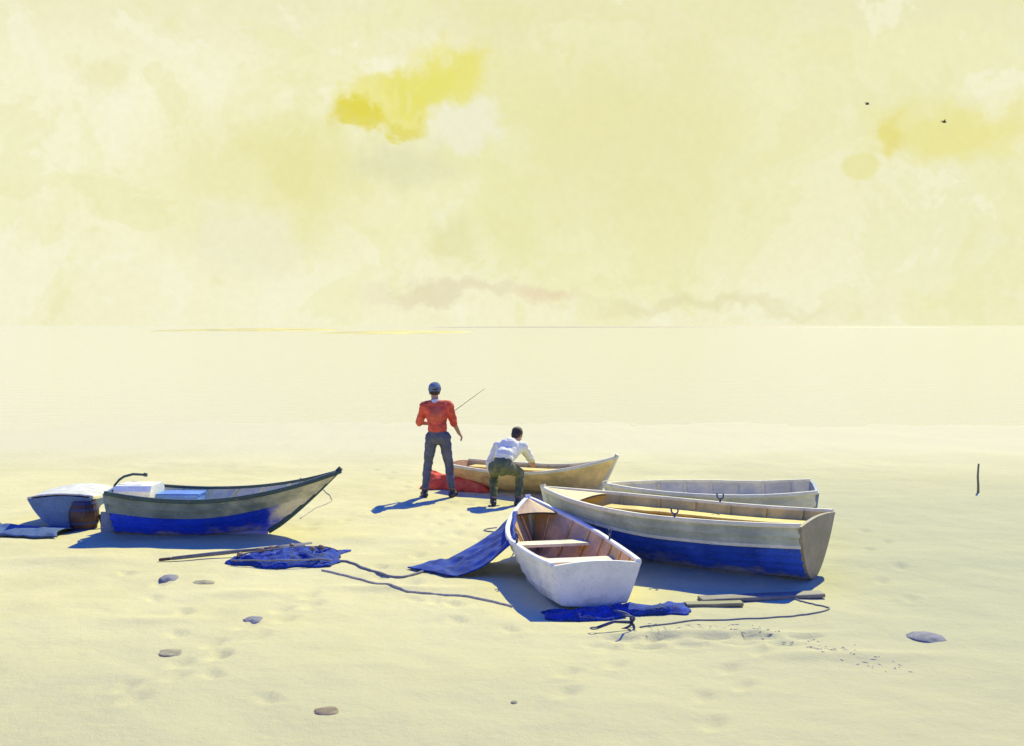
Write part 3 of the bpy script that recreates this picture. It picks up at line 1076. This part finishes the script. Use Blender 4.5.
p0, p1 = at(172, 561), at(312, 543, .12)
p0.z = sand_z(p0.x, p0.y) + .03
make_oar(p0, p1, 'grey weathered oar lying across the bright blue net', M['grey_timber'])


# timbers in front of the large boat's stern
def plank(name, pa, pb, w, th, mat, label, cat):
    d = pb - pa; L = d.length
    c = (pa + pb) / 2
    mb = MB()
    rows = []
    n = 14
    for i in range(n + 1):
        u = i / n; x = -L / 2 + L * u
        ww = w / 2 * (1 + .08 * nz(u * 4, w * 50, 1)); t = th / 2
        rows.append([Vector((x, -ww, -t)), Vector((x, ww, -t)), Vector((x, ww, t * .7)), Vector((x, ww * .9, t)), Vector((x, -ww * .9, t)), Vector((x, -ww, t * .7))])
    mb.grid(rows, closed=True)
    mb.f.append(tuple(range(6))); mb.f.append(tuple(range(6 * n + 5, 6 * n - 1, -1)))
    o = mb.build(name, mat, loc=(c.x, c.y, sand_z(c.x, c.y) + th / 2 + .004))
    o.rotation_euler = (R(rnd.uniform(-2, 2)), R(rnd.uniform(-1, 1)), math.atan2(d.y, d.x))
    return tag(o, label, cat)


PL = 'weathered boards in front of the large boat'
plank('plank', at(700, 599), at(822, 595), .16, .035, M['grey_timber'], 'grey board lying along the foot of the large boat', 'plank')
plank('plank', at(686, 604), at(742, 603), .11, .03, M['olive_timber'], 'short olive board in front of the grey board', 'plank')


# ropes
def rope(name, pts, rad, mat, label, cat='rope', z0=.0):
    """smooth line through ground points (or points with their own z)"""
    P = [Vector(p) for p in pts]
    out = []
    for i in range(len(P) - 1):
        a, b_, c, d = P[max(0, i - 1)], P[i], P[i + 1], P[min(len(P) - 1, i + 2)]
        for k in range(14):
            t = k / 14
            out.append(.5 * ((2 * b_) + (c - a) * t + (2 * a - 5 * b_ + 4 * c - d) * t * t + (3 * b_ - a - 3 * c + d) * t ** 3))
    out.append(P[-1])
    for i, q in enumerate(out):
        q.x += .012 * nz(i * .3, 1, 2); q.y += .012 * nz(i * .3, 5, 2)
        g = sand_z(q.x, q.y) + rad * .7
        if q.z < .05 or q.z < g: q.z = g
    o0 = out[0].copy()
    mb = MB(); mb.tube([q - o0 for q in out], rad, 7)
    return tag(mb.build(name, mat, smooth_shade=True, loc=o0), label, cat)


rope('rope', [at(318, 560, .06), at(345, 563), at(366, 571), at(398, 578), at(425, 572)], .014, M['rope_grey'],
     'grey rope running from the blue net to the blue shadow sheet')
rope('rope', [at(322, 572), at(360, 580), at(400, 590), at(430, 593), at(470, 597), at(512, 606)], .011, M['rope'],
     'thin tan rope curving over the sand in front of the blue shadow sheet')
rope('rope', [at(790, 597), at(803, 601), at(812, 603), at(829, 608), at(815, 613), at(770, 616), at(700, 618), at(640, 625)], .008, M['rope_grey'],
     'thin grey anchor line looping in front of the large boat')
rope('rope', [at(300, 478, 0), at(322, 490), at(332, 500), at(318, 508), at(300, 520)], .008, M['rope'],
     'thin tan mooring rope on the sand by the high bow of the left boat')
# painter of the dinghy
rope('rope', [Vector((.215, 13.27, .60)), Vector((.18, 13.5, .34)), Vector((.1, 13.9, .03)), Vector((-.1, 14.3, .0)), Vector((-.35, 14.5, .0)), Vector((-.2, 14.8, .0))], .009, M['rope_grey'],
     'grey mooring rope trailing from the bow of the white dinghy')


# grapnel anchor
an = at(631, 627)
root = empty('grapnel_anchor', (an.x, an.y, sand_z(an.x, an.y) + .045), R(200), 'small dark iron grapnel anchor on the sand below the white dinghy', 'anchor')
mb = MB(); mb.tube([(0, 0, .02), (.16, 0, .04), (.32, 0, .0)], .014); mb.build('shank', M['iron'], root, smooth_shade=True)
for k in range(4):
    a = PI / 4 + k * PI / 2
    mb = MB(); pts = []
    for j in range(7):
        u = j / 6
        pts.append((.0 + .12 * u * u - .03 * math.sin(PI * u), math.cos(a) * .13 * u ** .8, .02 + math.sin(a) * .13 * u ** .8))
    mb.tube(pts, lambda u: .014 - .007 * u); mb.build('fluke', M['iron'], root, smooth_shade=True)
mb = MB()
mb.tube([(.35 + .03 * math.cos(q), .03 * math.sin(q), 0) for q in [2 * PI * k / 16 for k in range(17)]], .006); mb.build('ring', M['iron'], root, smooth_shade=True)

# blue box standing in the left boat
bx = empty('fish_crate', (0, 0, 0), 0, 'blue slatted fish crate standing inside the left boat', 'crate')
cpos = at(178, 493, .5)
bx.location = (cpos.x + .03, 14.42, sand_z(cpos.x, 14.42) + .12); bx.rotation_euler = (0, 0, R(-2))
W_, D_, H_ = .52, .34, .37
for s in (-1, 1):
    mb = MB()
    for k in range(3): mb.box((0, s * D_ / 2, .06 + k * .125), (W_, .018, .112))
    mb.build('side_slats', M['sky_blue_paint'], bx)
    mb = MB()
    for k in range(3): mb.box((s * (W_ / 2 - .012), 0, .06 + k * .125), (.018, D_ - .022, .112))
    mb.build('end_slats', M['sky_blue_paint'], bx)
mb = MB(); mb.box((0, 0, .012), (W_ - .05, D_ - .03, .016)); mb.build('base', M['sky_blue_paint'], bx)
mb = MB()
for k in range(3): mb.box((0, -.105 + k * .108, H_ + .003), (W_ + .02, .1, .016))
mb.build('lid', M['sky_blue_paint'], bx)

# stake on the beach
sp_ = at(978, 492)
mb = MB(); mb.tube([(0, 0, -.06), (.004, 0, .1), (-.004, .0, .25), (.006, 0, .40), (.012, 0, .45)], lambda u: .021 - .008 * u, 9)
tag(mb.build('mooring_stake', M['olive_timber'], smooth_shade=True, loc=(sp_.x, sp_.y, sand_z(sp_.x, sp_.y))),
    'thin wooden stake standing alone on the sand at the right', 'stake')


# stones
def stone(px, py, w, h, d, mat, label, seed):
    p = at(px, py)
    bm = bmesh.new(); bmesh.ops.create_icosphere(bm, subdivisions=3, radius=1)
    for v in bm.verts:
        k = 1 + .28 * nz(v.co.x * 1.3 + seed, v.co.y * 1.3, v.co.z * 1.3) + .08 * nz(v.co.x * 4, v.co.y * 4 + seed, v.co.z * 4)
        v.co = Vector((v.co.x * w / 2, v.co.y * d / 2, v.co.z * h / 2)) * k
    me = bpy.data.meshes.new('stone'); bm.to_mesh(me); bm.free()
    o = link_mesh('stone', me, mat, loc=(p.x, p.y, sand_z(p.x, p.y) - h * .12))
    o.rotation_euler.z = seed
    return tag(o, label, 'stone', 'stones on the sand')


stone(170, 580, .21, .07, .30, M['stone_grey'], 'flat grey stone below the left boat, left of the olive one', .2)
stone(204, 584, .19, .04, .22, M['stone_olive'], 'flat olive stone below the left boat', 1.3)
stone(254, 620, .19, .05, .20, M['stone_grey'], 'small flat grey stone on open sand below the blue net', .1)
stone(171, 652, .24, .04, .2, M['stone_olive'], 'thin sandy-olive stone in the left foreground', 2.4)
stone(326, 713, .19, .05, .18, M['stone_brown'], 'brown stone nearest to us in the foreground', 3.0)
stone(928, 638, .34, .05, .32, M['stone_grey'], 'wide flat grey stone alone at the far right of the sand', .3)
stone(451, 494, .07, .06, .07, M['stone_grey'], 'little grey pebble beside the standing person', 5.1)
stone(498, 505, .09, .05, .08, M['stone_grey'], 'tiny dark pebble left of the dinghy bow', 1.7)
stone(514, 704, .06, .03, .05, M['stone_olive'], 'tiny olive pebble in the foreground centre', 4.4)


# line of weed and shell left by the tide: too many bits to count
wr = random.Random(21)
mb = MB()
for line, n in ((((632, 628), (690, 622), (745, 628), (800, 640), (850, 655), (905, 668)), 130),):
    P_ = [at(*q) for q in line]
    for _ in range(n):
        t = wr.random() * (len(P_) - 1); i = int(t)
        p = P_[i].lerp(P_[i + 1], t - i)
        x = p.x + wr.gauss(0, .05); y = p.y + wr.gauss(0, .13)
        a = wr.uniform(0, PI); l = wr.uniform(.008, .035); w = wr.uniform(.003, .009)
        z = sand_z(x, y)
        u = Vector((math.cos(a), math.sin(a), 0)); v = Vector((-u.y, u.x, 0)); c = Vector((x, y, z))
        k = wr.uniform(.2, .6)
        mb.add([c - u * l, c - v * w, c + u * l + v * w * k, c + v * w, c + Vector((0, 0, .006)), c - Vector((0, 0, .004))],
               [(0, 1, 4), (1, 2, 4), (2, 3, 4), (3, 0, 4), (1, 0, 5), (2, 1, 5), (3, 2, 5), (0, 3, 5)])
tag(mb.build('seaweed_wrack', M['seaweed']), 'thin broken line of dry weed left on the sand by the tide', 'seaweed', kind='stuff')


# two far birds
def bird(px, py, dist, span, label, bank):
    p = Vector(((px - 512) / F * dist, dist, CAM_H + (HORIZON - py) / F * dist))
    root = empty('gull', p, R(20), label, 'bird')
    root.rotation_euler = (bank, 0, R(25))
    bm = bmesh.new(); bmesh.ops.create_uvsphere(bm, u_segments=12, v_segments=8, radius=1)
    for v in bm.verts:
        t = v.co.x
        v.co = Vector((v.co.x * .26, v.co.y * .085 * (1.1 - .4 * abs(t)), v.co.z * .085 * (1.1 - .3 * t * t)))
    h = bmesh.ops.create_uvsphere(bm, u_segments=10, v_segments=6, radius=.055)
    for v in h['verts']: v.co += Vector((.26, 0, .03))
    h = bmesh.ops.create_cone(bm, segments=6, radius1=.02, radius2=.003, depth=.08, cap_ends=True)
    for v in h['verts']: v.co = Vector((v.co.z + .34, v.co.y, v.co.x + .03))
    me = bpy.data.meshes.new('body'); bm.to_mesh(me); bm.free()
    link_mesh('body', me, M['gull'], root)
    for s in (-1, 1):
        mb = MB(); rows = []
        for i in range(8):
            u = i / 7
            y = s * span / 2 * u; z = .05 + .20 * math.sin(u * PI * .8) - .12 * u
            c = .2 * (1 - .75 * u); x = .04 - .16 * u * u
            rows.append([Vector((x + c / 2, y, z)), Vector((x, y, z + .018)), Vector((x - c / 2, y, z - .004)), Vector((x, y, z - .012))])
        mb.grid(rows, closed=True)
        mb.build('wing', M['gull'], root, smooth_shade=True)


bird(867, 104, 120, .62, 'tiny dark bird high in the sky, left of the pair', R(12))
bird(944, 122, 105, .62, 'tiny dark bird high in the sky, right of the pair', R(-8))


print('TIME', round(time.time() - T0, 1))
# ------------------------------------------------------------------ people
def ball(bm, c, r, mat3=None, seg=16):
    """ellipsoid; r a number or three radii"""
    rr = (r, r, r) if isinstance(r, (int, float)) else r
    c = Vector(c)
    m_ = seg // 2 + 1

    def V_(x, y, z):
        p = Vector((x * rr[0], y * rr[1], z * rr[2]))
        return bm.verts.new(c + (mat3 @ p if mat3 else p))
    lo, hi = V_(0, 0, -1), V_(0, 0, 1)
    rows = [[V_(math.sin(PI * i / m_) * math.cos(2 * PI * k / seg), math.sin(PI * i / m_) * math.sin(2 * PI * k / seg), -math.cos(PI * i / m_))
             for k in range(seg)] for i in range(1, m_)]
    for k in range(seg):
        j = (k + 1) % seg
        bm.faces.new((lo, rows[0][j], rows[0][k]))
        bm.faces.new((hi, rows[-1][k], rows[-1][j]))
        for i in range(len(rows) - 1):
            bm.faces.new((rows[i][k], rows[i][j], rows[i + 1][j], rows[i + 1][k]))


def limb(bm, a, ra, b, rb, cap_a=True, cap_b=True, flat=1.0, seg=16):
    a, b = Vector(a), Vector(b)
    d = b - a
    q = d.to_track_quat('Z', 'Y').to_matrix()
    rings = 6
    vs = []
    for i in range(rings + 1):
        u = i / rings; r = ra + (rb - ra) * u
        vs.append([bm.verts.new(a + d * u + q @ Vector((math.cos(2 * PI * k / seg) * r, math.sin(2 * PI * k / seg) * r * flat, 0))) for k in range(seg)])
    for i in range(rings):
        for k in range(seg):
            j = (k + 1) % seg
            bm.faces.new((vs[i][k], vs[i][j], vs[i + 1][j], vs[i + 1][k]))
    bm.faces.new(vs[0][::-1]); bm.faces.new(vs[-1])
    if cap_a: ball(bm, a, ra)
    if cap_b: ball(bm, b, rb)


def fuse(name, bm, voxel, mat, parent, smooth_it=6, wrinkle=0.0, wseed=0.0):
    """one continuous skin over everything in bm"""
    me = bpy.data.meshes.new(name); bm.to_mesh(me); bm.free()
    tmp = bpy.data.objects.new('tmp', me); col.objects.link(tmp)
    rm = tmp.modifiers.new('r', 'REMESH'); rm.mode = 'VOXEL'; rm.voxel_size = voxel; rm.use_smooth_shade = True
    sm = tmp.modifiers.new('s', 'SMOOTH'); sm.factor = .5; sm.iterations = smooth_it
    dg = bpy.context.evaluated_depsgraph_get(); dg.update()
    out = bpy.data.meshes.new_from_object(tmp.evaluated_get(dg))
    bpy.data.objects.remove(tmp); bpy.data.meshes.remove(me)
    if wrinkle:
        cos = [v.co.copy() for v in out.vertices]; nos = [v.normal.copy() for v in out.vertices]
        for v, p, nn in zip(out.vertices, cos, nos):
            k = nz(p.x * 11 + wseed, p.y * 11, p.z * 17) + .5 * nz(p.x * 25, p.y * 25 + wseed, p.z * 30)
            v.co = p + nn * wrinkle * k
    out.name = name
    out.materials.clear()
    return link_mesh(name, out, mat, parent)


def hand(bm, wrist, fwd, back, side, curl=.5):
    """palm, four unequal bent fingers and a thumb from the side of the palm near its base.
    fwd: along the hand, back: out of the back of the hand, side: +1 puts the thumb on fwd x back side"""
    fwd = fwd.normalized(); lat = fwd.cross(back).normalized(); back = lat.cross(fwd).normalized()
    mat = Matrix((lat, fwd, back)).transposed()
    ball(bm, wrist + fwd * .048, (.041, .056, .017), mat)
    ball(bm, wrist + fwd * .012, (.028, .034, .019), mat)
    lens = (.072, .082, .076, .058)
    for i, L in enumerate(lens):
        base = wrist + fwd * (.088 - .004 * abs(i - 1.3)) + lat * side * (.029 - .0195 * i)
        p = base - fwd * .02; d = fwd.copy(); r = .0098 - .0006 * i
        for j, (fr, ang) in enumerate(((.46, .55), (.31, .8), (.23, .6))):
            d = (Matrix.Rotation(-curl * ang * 1.3, 3, lat) @ d) if False else (d * math.cos(curl * ang) - back * math.sin(curl * ang)).normalized()
            q = p + d * (L * fr + (.02 if j == 0 else 0))
            limb(bm, p, r, q, r * .93, seg=10)
            p = q; r *= .93
    t0 = wrist + fwd * .028 + lat * side * .024
    t1 = t0 + (fwd * .6 + lat * side * .75 - back * .25).normalized() * .042
    t2 = t1 + (fwd * .9 + lat * side * .25 - back * .45 * (0.5 + curl)).normalized() * .034
    limb(bm, t0, .0125, t1, .0105, seg=10); limb(bm, t1, .0105, t2, .009, seg=10)


def head(bm, c, look, up):
    """skull, jaw, brow, nose, lips, chin and ears, looking along look"""
    look = look.normalized(); rt = look.cross(up).normalized(); up = rt.cross(look).normalized()
    mat = Matrix((rt, look, up)).transposed()
    def P(x, y, z): return c + rt * x + look * y + up * z
    ball(bm, P(0, -.012, .03), (.074, .092, .088), mat, 24)
    ball(bm, P(0, .022, -.045), (.056, .062, .068), mat, 20)
    ball(bm, P(0, .066, -.088), (.025, .022, .02), mat)
    for s in (-1, 1):
        ball(bm, P(s * .03, .072, .022), (.026, .014, .009), mat)         # brow
        ball(bm, P(s * .031, .073, .003), (.0125, .010, .009), mat)       # eye in its socket
        ball(bm, P(s * .042, .058, -.022), (.022, .02, .018), mat)        # cheekbone
        ball(bm, P(s * .076, -.005, -.005), (.008, .018, .031), mat)      # ear
    limb(bm, P(0, .082, .012), .008, P(0, .108, -.022), .0125)            # nose
    ball(bm, P(0, .088, -.03), (.018, .011, .008), mat)
    ball(bm, P(0, .082, -.053), (.023, .009, .006), mat)                  # lips
    ball(bm, P(0, .080, -.063), (.020, .009, .006), mat)
    return P, mat


def person(root, J, S):
    """J: joints; S: style. Builds body, clothes and shoes as children of root"""
    V = {k: Vector(v) for k, v in J.items()}
    bm = bmesh.new()
    up = (V['head'] - V['neck']).normalized()
    P, hm = head(bm, V['head'], Vector(S['look']), Vector(S.get('up', up)))
    limb(bm, V['neck'], .058, V['head'] - up * .03, .05)
    limb(bm, V['pelvis'], .125, V['waist'], .118, flat=.8)
    limb(bm, V['waist'], .118, V['chest'], .14, flat=.8)
    limb(bm, V['chest'], .13, V['neck'], .07)
    for s in 'LR':
        limb(bm, V['neck'] - Vector((0, 0, .04)), .06, V['sh' + s], .058)
        limb(bm, V['chest'], .11, V['sh' + s], .06)
        limb(bm, V['sh' + s], .054, V['el' + s], .040)
        limb(bm, V['el' + s], .041, V['wr' + s], .026)
        limb(bm, V['pelvis'], .11, V['hip' + s], .098)
        limb(bm, V['hip' + s], .085, V['kn' + s], .055)
        limb(bm, V['kn' + s], .057, V['an' + s], .038)
        calf = V['kn' + s].lerp(V['an' + s], .3); ball(bm, calf, .052)
        limb(bm, V['an' + s] - Vector((0, 0, .02)), .038, V['toe' + s], .03)
        hd = S['hand' + s]
        hand(bm, V['wr' + s], Vector(hd[0]), Vector(hd[1]), hd[2], hd[3])
    body = fuse('body', bm, .0065, M['skin'], root, 4)
    # shirt: trunk and sleeves to below the elbow, open at hem and cuffs
    bm = bmesh.new()
    w = (V['chest'] - V['waist']).normalized()
    limb(bm, V['waist'] - w * S.get('hem', .06), .158, V['waist'], .150, cap_a=False, flat=.82)
    limb(bm, V['waist'], .150, V['chest'], .172, flat=.84)
    limb(bm, V['chest'], .165, V['neck'] - up * .02, .085, cap_b=False)
    for s in 'LR':
        limb(bm, V['chest'], .14, V['sh' + s], .080)
        limb(bm, V['neck'] - up * .05, .08, V['sh' + s], .074)
        limb(bm, V['sh' + s], .074, V['el' + s], .060)
        cuff = V['el' + s].lerp(V['wr' + s], S.get('sleeve', .35))
        limb(bm, V['el' + s], .064, cuff, .054, cap_b=False)
    fuse('shirt', bm, .009, S['shirt'], root, 3, .011, 2.0)
    # collar
    bm = bmesh.new()
    limb(bm, V['neck'] - up * .035, .088, V['neck'] + up * .025, .066, cap_a=False, cap_b=False)
    fuse('collar', bm, .007, S.get('collar', S['shirt']), root, 2, .003, 4.0)
    # trousers
    bm = bmesh.new()
    limb(bm, V['pelvis'], .142, V['waist'] - w * .03, .136, cap_b=False, flat=.84)
    for s in 'LR':
        limb(bm, V['pelvis'], .126, V['hip' + s], .106)
        limb(bm, V['hip' + s], .100, V['kn' + s], .068)
        cuff = V['kn' + s].lerp(V['an' + s], S.get('leg', .9))
        limb(bm, V['kn' + s], .068, cuff, .054, cap_b=False)
    fuse('trousers', bm, .009, S['trousers'], root, 3, .010, 5.0)
    for s in 'LR':
        bm = bmesh.new()
        an, toe = V['an' + s], V['toe' + s]
        f = (toe - an); f.z = 0; f.normalize()
        q = Vector((an.x, an.y, 0))
        limb(bm, q - f * .055 + Vector((0, 0, .042)), .042, q + f * .06 + Vector((0, 0, .046)), .044)
        limb(bm, q + f * .06 + Vector((0, 0, .042)), .044, q + f * .165 + Vector((0, 0, .034)), .036)
        limb(bm, q + Vector((0, 0, .05)), .046, an + Vector((0, 0, .035)), .05, cap_b=False)
        for v in bm.verts: v.co.z = max(v.co.z, 0.002)
        fuse('shoe', bm, .007, M['leather'], root, 3)
    return P, hm, V


# standing man, back to us
pm = at(438, 496)
man1 = empty('person', (pm.x, pm.y, sand_z(pm.x, pm.y) - .004), 0,
             'standing person in red shirt, grey trousers and grey-blue cap holding a rod', 'person')
J1 = dict(pelvis=(0, 0, .93), waist=(-.01, .01, 1.07), chest=(-.02, .02, 1.25), neck=(-.045, .02, 1.455), head=(-.055, .045, 1.585),
          shL=(-.205, .02, 1.385), shR=(.165, .02, 1.385), elL=(-.29, .10, 1.13), wrL=(-.12, .29, 1.09), elR=(.235, .06, 1.13), wrR=(.315, .17, .95),
          hipL=(-.095, 0, .90), hipR=(.095, 0, .90), knL=(-.155, .045, .49), knR=(.165, .05, .49), anL=(-.2, -.01, .085), anR=(.215, 0, .085),
          toeL=(-.245, .14, .03), toeR=(.26, .15, .03))
S1 = dict(look=(-.05, 1, -.12), up=(0, .1, 1), shirt=M['shirt_red'], collar=M['scarf'], trousers=M['trouser_grey'], sleeve=.12,
          handL=((.85, .5, -.1), (-.4, .8, .45), -1, 1.15), handR=((.45, .55, -.65), (.5, -.3, .6), -1, .7))
P1, hm1, V1 = person(man1, J1, S1)
bm = bmesh.new()
ball(bm, P1(0, -.012, .055), (.084, .102, .072), hm1, 24)
ball(bm, P1(0, -.03, .01), (.08, .075, .06), hm1, 24)
fuse('hair', bm, .006, M['hair'], man1, 2, .003, 1.0)
bm = bmesh.new()
ball(bm, P1(0, -.012, .072), (.092, .108, .068), hm1, 24)
limb(bm, P1(0, -.012, .048), .098, P1(0, -.012, .068), .098)
ball(bm, P1(0, .10, .052), (.07, .07, .012), hm1, 20)
for v in bm.verts: pass
fuse('cap', bm, .006, M['cap_blue'], man1, 3, .004, 3.0)

# the rod in his hands
ra = man1.location + Vector((-.16, .345, 1.0)); rb = man1.location + Vector((.70, .52, 1.62))
root = empty('fishing_rod', ra, 0, 'thin fishing rod held slantwise by the standing person', 'fishing rod')
d = rb - ra
mb = MB(); mb.tube([d * .24, d * .6, d], lambda u: .0065 - .0035 * u); mb.build('rod_blank', M['olive_timber'], root, smooth_shade=True)
mb = MB(); mb.tube([d * 0, d * .02, d * .22, d * .24], lambda u: .013); mb.build('grip', M['dark_timber'], root, smooth_shade=True)

print('TIME', round(time.time() - T0, 1))
# crouching man leaning over the red boat, back to us
pc = Vector(((502 - 512) / F * 16.55, 16.55, 0))
man2 = empty('person', (pc.x, pc.y, sand_z(pc.x, pc.y) - .004), R(-8),
             'crouching person in white shirt and dark green trousers leaning over the tan boat', 'person')
J2 = dict(pelvis=(0, 0, .58), waist=(.02, .10, .70), chest=(.06, .29, .80), neck=(.10, .44, .885), head=(.145, .53, .975),
          shL=(-.115, .36, .83), shR=(.255, .35, .83), elL=(-.235, .34, .58), wrL=(-.17, .30, .35), elR=(.33, .56, .66), wrR=(.34, .79, .56),
          hipL=(-.10, .0, .56), hipR=(.10, .0, .56), knL=(-.17, .36, .42), knR=(.21, .36, .45), anL=(-.14, .09, .085), anR=(.22, .13, .085),
          toeL=(-.18, .24, .03), toeR=(.27, .28, .03))
S2 = dict(look=(.1, .85, -.5), up=(.1, .5, .85), shirt=M['shirt_white'], trousers=M['trouser_green'], sleeve=.6, hem=.08, leg=.92,
          handL=((.1, .05, -1), (-.9, -.3, 0), 1, .5), handR=((.05, .9, -.35), (.0, .35, .9), -1, .8))
P2, hm2, V2 = person(man2, J2, S2)
bm = bmesh.new()
ball(bm, P2(0, -.018, .048), (.084, .098, .082), hm2, 24)
ball(bm, P2(0, -.05, .0), (.074, .055, .065), hm2, 24)
fuse('hair', bm, .006, M['hair'], man2, 2, .006, 1.0)

print('TIME', round(time.time() - T0, 1))
# ------------------------------------------------------------------ camera and view
cam = bpy.data.cameras.new('camera')
cam.sensor_width = 36.0
cam.lens = 36.0 * F / 1024.0
cam.shift_y = -(373.0 - HORIZON) / 1024.0
cam.clip_start = .1
cam.clip_end = 20000
co = bpy.data.objects.new('camera', cam)
col.objects.link(co)
co.location = (0, 0, CAM_H)
co.rotation_euler = (PI / 2, 0, 0)
scene.camera = co

vs_ = scene.view_settings
vs_.view_transform = 'Standard'
vs_.look = 'None'
vs_.exposure = EXPO
vs_.gamma = 1.0
vs_.use_curve_mapping = False
